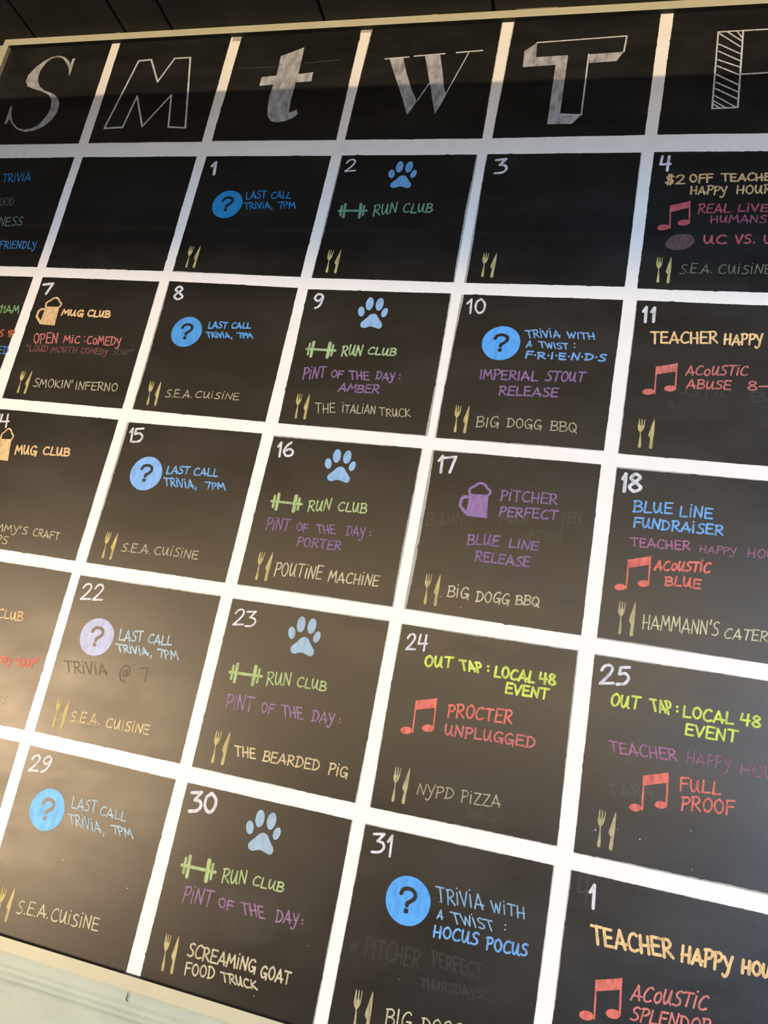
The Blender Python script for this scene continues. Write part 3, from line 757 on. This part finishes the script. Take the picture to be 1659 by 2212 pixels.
DAYS = {'sun': 'Sunday', 'mon': 'Monday', 'tue': 'Tuesday', 'wed': 'Wednesday', 'thu': 'Thursday', 'fri': 'Friday', 'sat': 'Saturday'}
square = {}
for key, (tl, tr, br, bl) in SQUARES.items():
    rnd = random.Random(key)
    t, r_, b_, l_ = BARE.get(key, (0, 0, 0, 0))
    corners = [bl, br, tr, tl]       # counter-clockwise
    insets = [b_, r_, t, l_]
    keep = noisy_outline(corners, [v * 1.1 + 0.15 for v in insets], 0.55, rnd, 2)
    sq = Paint(0.30)
    sq.face(keep)
    o = sq.build('day_square', BLACK, board)
    day, num = key[:3], ('head' if key.endswith('top') else key[3:])
    o['label'] = ('black square heading the %s column' % DAYS[day] if num == 'head' else
                  'black square of %s the %s' % (DAYS[day], num) if num.isdigit() else 'black square in the %s column' % DAYS[day])
    square[key] = o
    if max(insets) > 0.5:
        u = Paint(0.15)
        e = noisy_outline(corners, [0, 0, 0, 0], 0.3, rnd, 0)
        u.face(e)
        u.build('undercoat', UNDER, o)

# ------------------------------------------------------------------ hand lettering
# glyphs in a box one cap height tall: width, then strokes ('p' straight, 's' curved)
GL = {
    'A': (.80, 'p', [(0, -.02), (.40, 1), (.70, 0)], 'p', [(.10, .30), (.80, .27)]),
    'B': (.66, 'p', [(.06, 0), (.10, 1)], 's', [(0, .97), (.42, 1), (.60, .78), (.42, .56), (.12, .52)], 's', [(.12, .52), (.52, .48), (.68, .26), (.48, .03), (0, .0)]),
    'C': (.70, 's', [(.66, .90), (.50, 1), (.24, .88), (.05, .48), (.12, .12), (.38, .0), (.68, .10)]),
    'D': (.74, 'p', [(.12, .02), (.14, 1)], 's', [(0, .97), (.40, .96), (.70, .62), (.60, .22), (.30, .02), (.02, .0)]),
    'E': (.64, 'p', [(.62, .98), (.09, 1), (.05, 0), (.62, .0)], 'p', [(.06, .52), (.54, .52)]),
    'F': (.62, 'p', [(.64, 1), (.08, .98), (.05, -.06)], 'p', [(.06, .52), (.54, .54)]),
    'G': (.74, 's', [(.66, .86), (.50, 1), (.22, .88), (.05, .46), (.18, .05), (.46, .06), (.66, .38)], 'p', [(.38, .40), (.72, .40), (.66, -.12)]),
    'H': (.70, 'p', [(.06, 0), (.08, 1)], 'p', [(.62, 1), (.60, 0)], 'p', [(.02, .44), (.68, .48)]),
    'I': (.24, 'p', [(.10, 0), (.11, 1)]),
    'i': (.25, 'p', [(.09, 0), (.11, .80)], 'p', [(.13, 1.10)]),
    'K': (.66, 'p', [(.06, 0), (.08, 1)], 'p', [(.60, .95), (.10, .42), (.66, 0)]),
    'L': (.60, 'p', [(.12, 1), (.05, 0), (.60, .02)]),
    'M': (.86, 'p', [(0, -.02), (.16, 1), (.42, .34), (.74, 1), (.84, 0)]),
    'N': (.68, 'p', [(.02, 0), (.10, 1), (.56, .02), (.66, 1.02)]),
    'O': (.72, 's', [(.40, 1), (.12, .82), (.06, .34), (.32, .0), (.62, .22), (.66, .70), (.42, 1), (.30, .97)]),
    'o': (.62, 's', [(.36, .72), (.12, .58), (.08, .22), (.30, .0), (.54, .16), (.56, .50), (.38, .72), (.28, .70)]),
    'P': (.60, 'p', [(.06, -.06), (.12, 1)], 's', [(0, .96), (.42, 1), (.60, .78), (.44, .52), (.10, .44)]),
    'Q': (.74, 's', [(.40, 1), (.12, .82), (.06, .34), (.32, .0), (.62, .22), (.66, .70), (.42, 1)], 'p', [(.42, .30), (.70, -.12)]),
    'R': (.68, 'p', [(.06, -.04), (.12, 1)], 's', [(0, .96), (.42, 1), (.60, .78), (.44, .54), (.12, .46)], 'p', [(.20, .48), (.68, 0)]),
    'S': (.60, 's', [(.60, .92), (.40, 1), (.14, .84), (.20, .60), (.46, .45), (.54, .18), (.30, 0), (.0, .06)]),
    'T': (.70, 'p', [(0, 1), (.72, .98)], 'p', [(.37, 1), (.33, 0)]),
    'U': (.70, 's', [(.06, 1), (.04, .42), (.18, .03), (.40, .24), (.56, .96)], 'p', [(.56, .96), (.55, .12), (.68, .0)]),
    'V': (.62, 'p', [(0, 1), (.28, 0), (.62, 1.02)]),
    'W': (.90, 'p', [(0, 1), (.20, 0), (.45, .82), (.62, 0), (.90, 1)]),
    'y': (.62, 'p', [(.02, .92), (.30, .34)], 's', [(.64, 1), (.44, .36), (.28, -.22), (.08, -.40), (-.06, -.28)]),
    'Y': (.62, 'p', [(.02, .98), (.30, .40)], 's', [(.64, 1), (.44, .36), (.28, -.22), (.10, -.36), (.0, -.30)]),
    'Z': (.64, 'p', [(.02, .98), (.60, 1), (.02, .02), (.64, .0)]),
    '0': (.64, 's', [(.36, 1), (.12, .80), (.06, .32), (.28, .0), (.54, .20), (.60, .68), (.38, 1), (.30, .98)]),
    '1': (.30, 'p', [(.0, .70), (.24, 1), (.20, 0)]),
    '2': (.62, 's', [(.04, .74), (.18, .96), (.42, 1), (.54, .78), (.36, .42), (.02, .02)], 'p', [(.02, .02), (.62, .05)]),
    '3': (.60, 'p', [(.04, .96), (.56, 1), (.24, .60)], 's', [(.24, .60), (.52, .52), (.58, .26), (.38, .04), (.0, .0)]),
    '4': (.64, 'p', [(.14, 1), (.04, .42), (.64, .46)], 'p', [(.54, 1), (.46, 0)]),
    '5': (.60, 'p', [(.60, 1), (.16, .97), (.10, .58)], 's', [(.10, .58), (.40, .64), (.58, .38), (.40, .06), (.0, .0)]),
    '6': (.58, 's', [(.44, 1), (.18, .72), (.05, .32), (.20, .02), (.48, .08), (.56, .34), (.36, .52), (.10, .36)]),
    '7': (.60, 'p', [(0, .93), (.60, 1), (.26, 0)]),
    '8': (.58, 's', [(.30, .54), (.10, .76), (.30, 1), (.52, .80), (.30, .54), (.04, .26), (.26, 0), (.56, .20), (.30, .54)]),
    '9': (.58, 's', [(.50, .74), (.26, .50), (.06, .72), (.28, 1), (.54, .86), (.48, .46), (.30, .12), (.08, .0)]),
    '.': (.16, 'p', [(.08, .03)]), ',': (.24, 'p', [(.16, .12), (.04, -.22)]),
    ':': (.10, 'p', [(.05, .12)], 'p', [(.05, .95)]), "'": (.14, 'p', [(.12, 1.12), (.04, .78)]),
    '"': (.30, 'p', [(.08, 1.12), (.04, .80)], 'p', [(.24, 1.12), (.20, .80)]),
    '~': (.20, 'p', [(.10, .48)]), '-': (.55, 'p', [(.04, .46), (.52, .46)]), '!': (.2, 'p', [(.12, 1), (.09, .3)], 'p', [(.08, .02)]),
    '$': (.60, 's', [(.58, .82), (.36, .95), (.10, .76), (.24, .52), (.50, .40), (.48, .12), (.22, .02), (.0, .14)], 'p', [(.22, 1.08), (.16, -.1)], 'p', [(.42, 1.08), (.36, -.1)]),
    '@': (1.0, 's', [(.66, .70), (.40, .62), (.34, .36), (.54, .28), (.68, .66), (.72, .32), (.92, .50), (.80, .92), (.40, .98), (.06, .60), (.14, .10), (.56, -.10)]),
    '*': (.5, 'p', [(.25, 1), (.25, 0)], 'p', [(0, .75), (.5, .25)], 'p', [(.5, .75), (0, .25)]),
}


def write(p, hw, words):
    for text, ox, oy, ax, ay, ux, uy in words:
        rnd = random.Random(text + str(ox))
        xs, x = [], 0.0
        for ch in text:
            xs.append(x)
            x += GL[ch][0] + 0.15
        tot = x - 0.15
        for ch, cx in zip(text, xs):
            g = GL[ch]
            dy, sc, sh = rnd.uniform(-.05, .05), rnd.uniform(.95, 1.06), rnd.uniform(-.05, .05)
            if len(text) < 3:
                dy, sc, sh = 0, 1, 0
            for k in range(1, len(g), 2):
                pts = g[k + 1]
                if g[k] == 's':
                    pts = spline(pts, 5)
                q = []
                for gx, gy in pts:
                    X = (cx + gx + sh * gy) / tot
                    Y = gy * sc + dy
                    q.append((ox + X * ax + Y * ux, oy + X * ay + Y * uy))
                p.stroke(q, hw)


COLOUR_WORD = {'blue': 'blue', 'ice': 'pale blue', 'faded': 'faded grey', 'green': 'green', 'orange': 'orange', 'rose': 'rose red', 'plum': 'plum', 'red': 'red',
               'straw': 'straw yellow', 'gold': 'golden', 'grey': 'faint grey', 'purple': 'purple', 'lime': 'lime green', 'pink': 'pink'}
for key, colour, hw, words in WRITING:
    p = Paint(0.62)
    write(p, hw, words)
    digits = colour == 'number'
    o = p.build('day_number' if digits else 'lettering', mat(colour), square[key])
    txt = ' '.join(wd[0] for wd in words).upper()
    o['label'] = ('white number ' + txt.replace(' ', '')) if digits else COLOUR_WORD[colour.split('_')[0]] + ' hand lettering'
for key, colour, hw, word in [(a, b, c, wd) for a, b, c, ws in ERASED for wd in ws]:
    p = Paint(0.34)
    write(p, hw, [word])
    o = p.build('erased_lettering', mat(colour), square[key])
    o['label'] = 'faint trace of wiped-off chalk lettering'

wiped = Paint(0.33)
wiped.face(spline([(1005, -1388), (1040, -1379), (1077, -1376), (1092, -1384), (1094, -1418), (1088, -1439), (1066, -1447), (1035, -1450), (1013, -1442), (1006, -1420)], 4, True))
o = wiped.build('wiped_patch', mat('wiped'), square['wed30'])
o['label'] = 'cloudy patch left by the eraser'

for key, colour, hw, shapes in HEADINGS:
    p = Paint(0.62 if colour == 'marker' else 0.66)
    for s in shapes:
        if hw == 0:
            p.face(list(s))
        else:
            for a, b in zip(s, s[1:]):
                p.stroke([a, b], hw)
    o = p.build('chalk_guideline' if colour == 'chalk_guide' else 'weekday_letter', mat(colour), square[key])

# pale chalk specks left on the paint
for key, spots in (('fri25', [(1590, -1190, .9), (1560, -1183, .5), (1530, -1190, 1.0), (1660, -1214, .6), (1655, -1165, .5)]), ('wed30', [(1085, -1512, .7), (1150, -1430, .5)]),
                   ('thu31', [(1330, -1330, .6), (1290, -1440, .5)]), ('thu17', [(1290, -905, .8), (1255, -893, .6)]), ('tue29', [(845, -1420, .8), (720, -1405, .7)]), ('wed9', [(830, -400, .6)])):
    for x, y, r in spots:
        sp = Paint(0.4)
        sp.dot((x, y), r)
        sp.build('chalk_speck', mat('number'), square[key])

# ------------------------------------------------------------------ chalk pictures
FORK = ([(-.13, .05), (-.10, -.02), (0, -.04), (.11, -.02), (.14, .05), (.10, .25), (.05, .45), (.04, .53), (.14, .57), (.26, .66), (.31, .76), (.335, .98), (.30, 1.0), (.265, .97), (.225, .79),
         (.18, .77), (.145, .79), (.09, .98), (.055, 1.01), (.02, .98), (.01, .79), (-.03, .77), (-.07, .79), (-.13, .98), (-.17, 1.02), (-.20, .99), (-.255, .80), (-.27, .70), (-.20, .60), (-.10, .55), (-.05, .50), (-.05, .40), (-.09, .22)])
KNIFE = ([(.84, .03), (.88, -.03), (1.0, -.05), (1.12, -.02), (1.15, .05), (1.15, .25), (1.19, .45), (1.21, .70), (1.20, .92), (1.16, 1.03), (1.11, 1.00), (1.00, .86), (.84, .64), (.74, .50), (.71, .42),
          (.80, .37), (.88, .34), (.90, .30), (.87, .15)])
for key, colour, ox, oy, ax, ay, ux, uy in CUTLERY:
    for nm, shape in (('fork_drawing', FORK), ('knife_drawing', KNIFE)):
        p = Paint(0.62)
        p.face([(ox + a * ax + b * ux, oy + a * ay + b * uy) for a, b in spline(shape, 3, True)])
        p.build(nm, mat(colour), square[key])['label'] = 'yellow chalk ' + nm.split('_')[0]

PAD = [(-.48, -.86), (-.41, -.68), (-.25, -.44), (-.11, -.20), (.04, -.11), (.17, -.18), (.27, -.40), (.37, -.60), (.45, -.80), (.43, -1.02), (.32, -1.12), (.15, -1.06), (0, -1.0), (-.14, -1.04), (-.30, -1.13), (-.44, -1.06)]
for key, colour, lx, ly, rx, ry, nx, ny in PAWS:
    mx, my = (lx + rx) / 2, (ly + ry) / 2
    ax, ay, ux, uy = rx - lx, ry - ly, mx - nx, my - ny
    p = Paint(0.62)
    P_ = lambda a, b: (mx + a * ax + b * ux, my + a * ay + b * uy)
    p.face([P_(a, b) for a, b in spline(PAD, 4, True)])
    for ca, cb, ra, rb, tilt in ((-.5, 0, .145, .35, .15), (-.175, .56, .165, .46, -.12), (.255, .56, .165, .46, -.22), (.5, 0, .135, .36, -.45)):
        pts = []
        for k in range(28):
            t = 2 * math.pi * k / 28
            x, y = ra * math.cos(t), rb * math.sin(t)
            pts.append(P_(ca + x * math.cos(tilt) - y * math.sin(tilt) * .42, cb + x * math.sin(tilt) / .42 * .35 + y * math.cos(tilt)))
        p.face(pts)
    p.build('paw_print', mat(colour), square[key])['label'] = 'pale blue chalk paw print'

for key, colour, cx, cy, r in DISCS:
    rnd = random.Random(key)
    p = Paint(0.62)
    a0 = rnd.uniform(0, 6)
    p.face([(cx + r * (1 + .012 * math.sin(3 * t + a0)) * math.cos(t), cy + r * (1 + .012 * math.cos(2 * t + a0)) * math.sin(t)) for t in [2 * math.pi * k / 72 for k in range(72)]])
    p.build('trivia_disc', mat(colour), square[key])['label'] = 'solid blue chalk disc'
    q = Paint(0.95)
    hook = spline([(-.34, .24), (-.26, .41), (-.02, .49), (.24, .40), (.30, .20), (.16, .02), (.02, -.08), (.0, -.19)], 6)
    q.stroke([(cx + r * x, cy + r * y) for x, y in hook], r * 0.085)
    s = 0.095
    q.face([(cx + r * x, cy + r * y) for x, y in ((-s, -.41 - s), (s, -.41 - s), (s, -.41 + s), (-s, -.41 + s))])
    q.build('question_mark', BLACK, square[key])['label'] = 'black question mark'

for key, colour, lx, ly, rx, ry, tx, ty, bx, by in DUMBBELLS:
    ax, ay = rx - lx, ry - ly
    hx, hy = (tx - bx) / 2, (ty - by) / 2
    p = Paint(0.62)
    L = math.hypot(ax, ay)
    p.stroke([(lx, ly), (rx, ry)], L * 0.040)
    for u, h, wd in ((.085, .74, .038), (.205, 1.0, .050), (.770, 1.0, .055), (.895, .72, .038)):
        x, y = lx + u * ax, ly + u * ay
        p.stroke([(x - h * hx * .93, y - h * hy * .93), (x + h * hx * .93, y + h * hy * .93)], L * wd)
    p.build('dumbbell_drawing', mat(colour), square[key])['label'] = 'green chalk dumbbell'

for key, colour, ox, oy, ax, ay, ux, uy in MUGS:
    M_ = lambda a, b: (ox + a * ax + b * ux, oy + a * ay + b * uy)
    hw = math.hypot(ax, ay) * 0.055
    p = Paint(0.62)
    p.face([M_(0, 0), M_(1, 0), M_(.93, .5), M_(.86, 1.04), M_(0, 1.0)])
    p.stroke([M_(a, b) for a, b in spline([(.0, .98), (-.05, 1.16), (.02, 1.28), (.16, 1.36), (.28, 1.48), (.46, 1.53), (.66, 1.44), (.76, 1.32), (.90, 1.24), (.92, 1.12), (.84, 1.02)], 4)], hw)
    p.stroke([M_(a, b) for a, b in [(.0, .84), (-.22, .84), (-.34, .72), (-.34, .42), (-.24, .32), (-.02, .14)]], hw * 1.35)
    p.build('mug_drawing', mat(colour), square[key])['label'] = ('purple' if 'purple' in colour else 'pale orange') + ' chalk beer mug with foam'

for key, colour, x0, y0, x1, y1, cx, cy, hx, hy in NOTES:
    # stems hang from the beam; heads sit at their feet
    sx, sy = cx - x0, cy - y0
    bx, by = x1 - x0, y1 - y0
    th = 0.30
    p = Paint(0.62)
    p.face([(x0, y0), (x1, y1), (x1 + th * sx, y1 + th * sy), (x0 + th * sx, y0 + th * sy)])
    wd = abs(bx) * 0.038
    p.stroke([(x0 + wd * .8, y0 - wd * .5), (cx + wd * .8, cy)], wd)
    p.stroke([(x1 - wd * .8, y1 - wd * .5), (x1 + sx * .97 - wd * .8, y1 + sy * .97)], wd)
    r = abs(cx - hx) * 1.02
    for kx, ky in ((hx, hy), (hx + bx * 1.0, hy + by)):
        p.face([(kx + r * math.cos(t) * .98 - .62 * r * math.sin(t) * .06, ky + .60 * r * math.sin(t) + r * .10 * math.cos(t)) for t in [2 * math.pi * k / 32 for k in range(32)]])
    p.build('music_note', mat(colour), square[key])['label'] = 'red chalk pair of beamed music notes'

key, colour, pts = FOOTBALL
p = Paint(0.62)
p.face(spline(pts, 4, True))
p.build('football_drawing', mat(colour), square[key])['label'] = 'brown chalk football'

for o in COL.objects:
    if 'at' in o:
        del o['at']
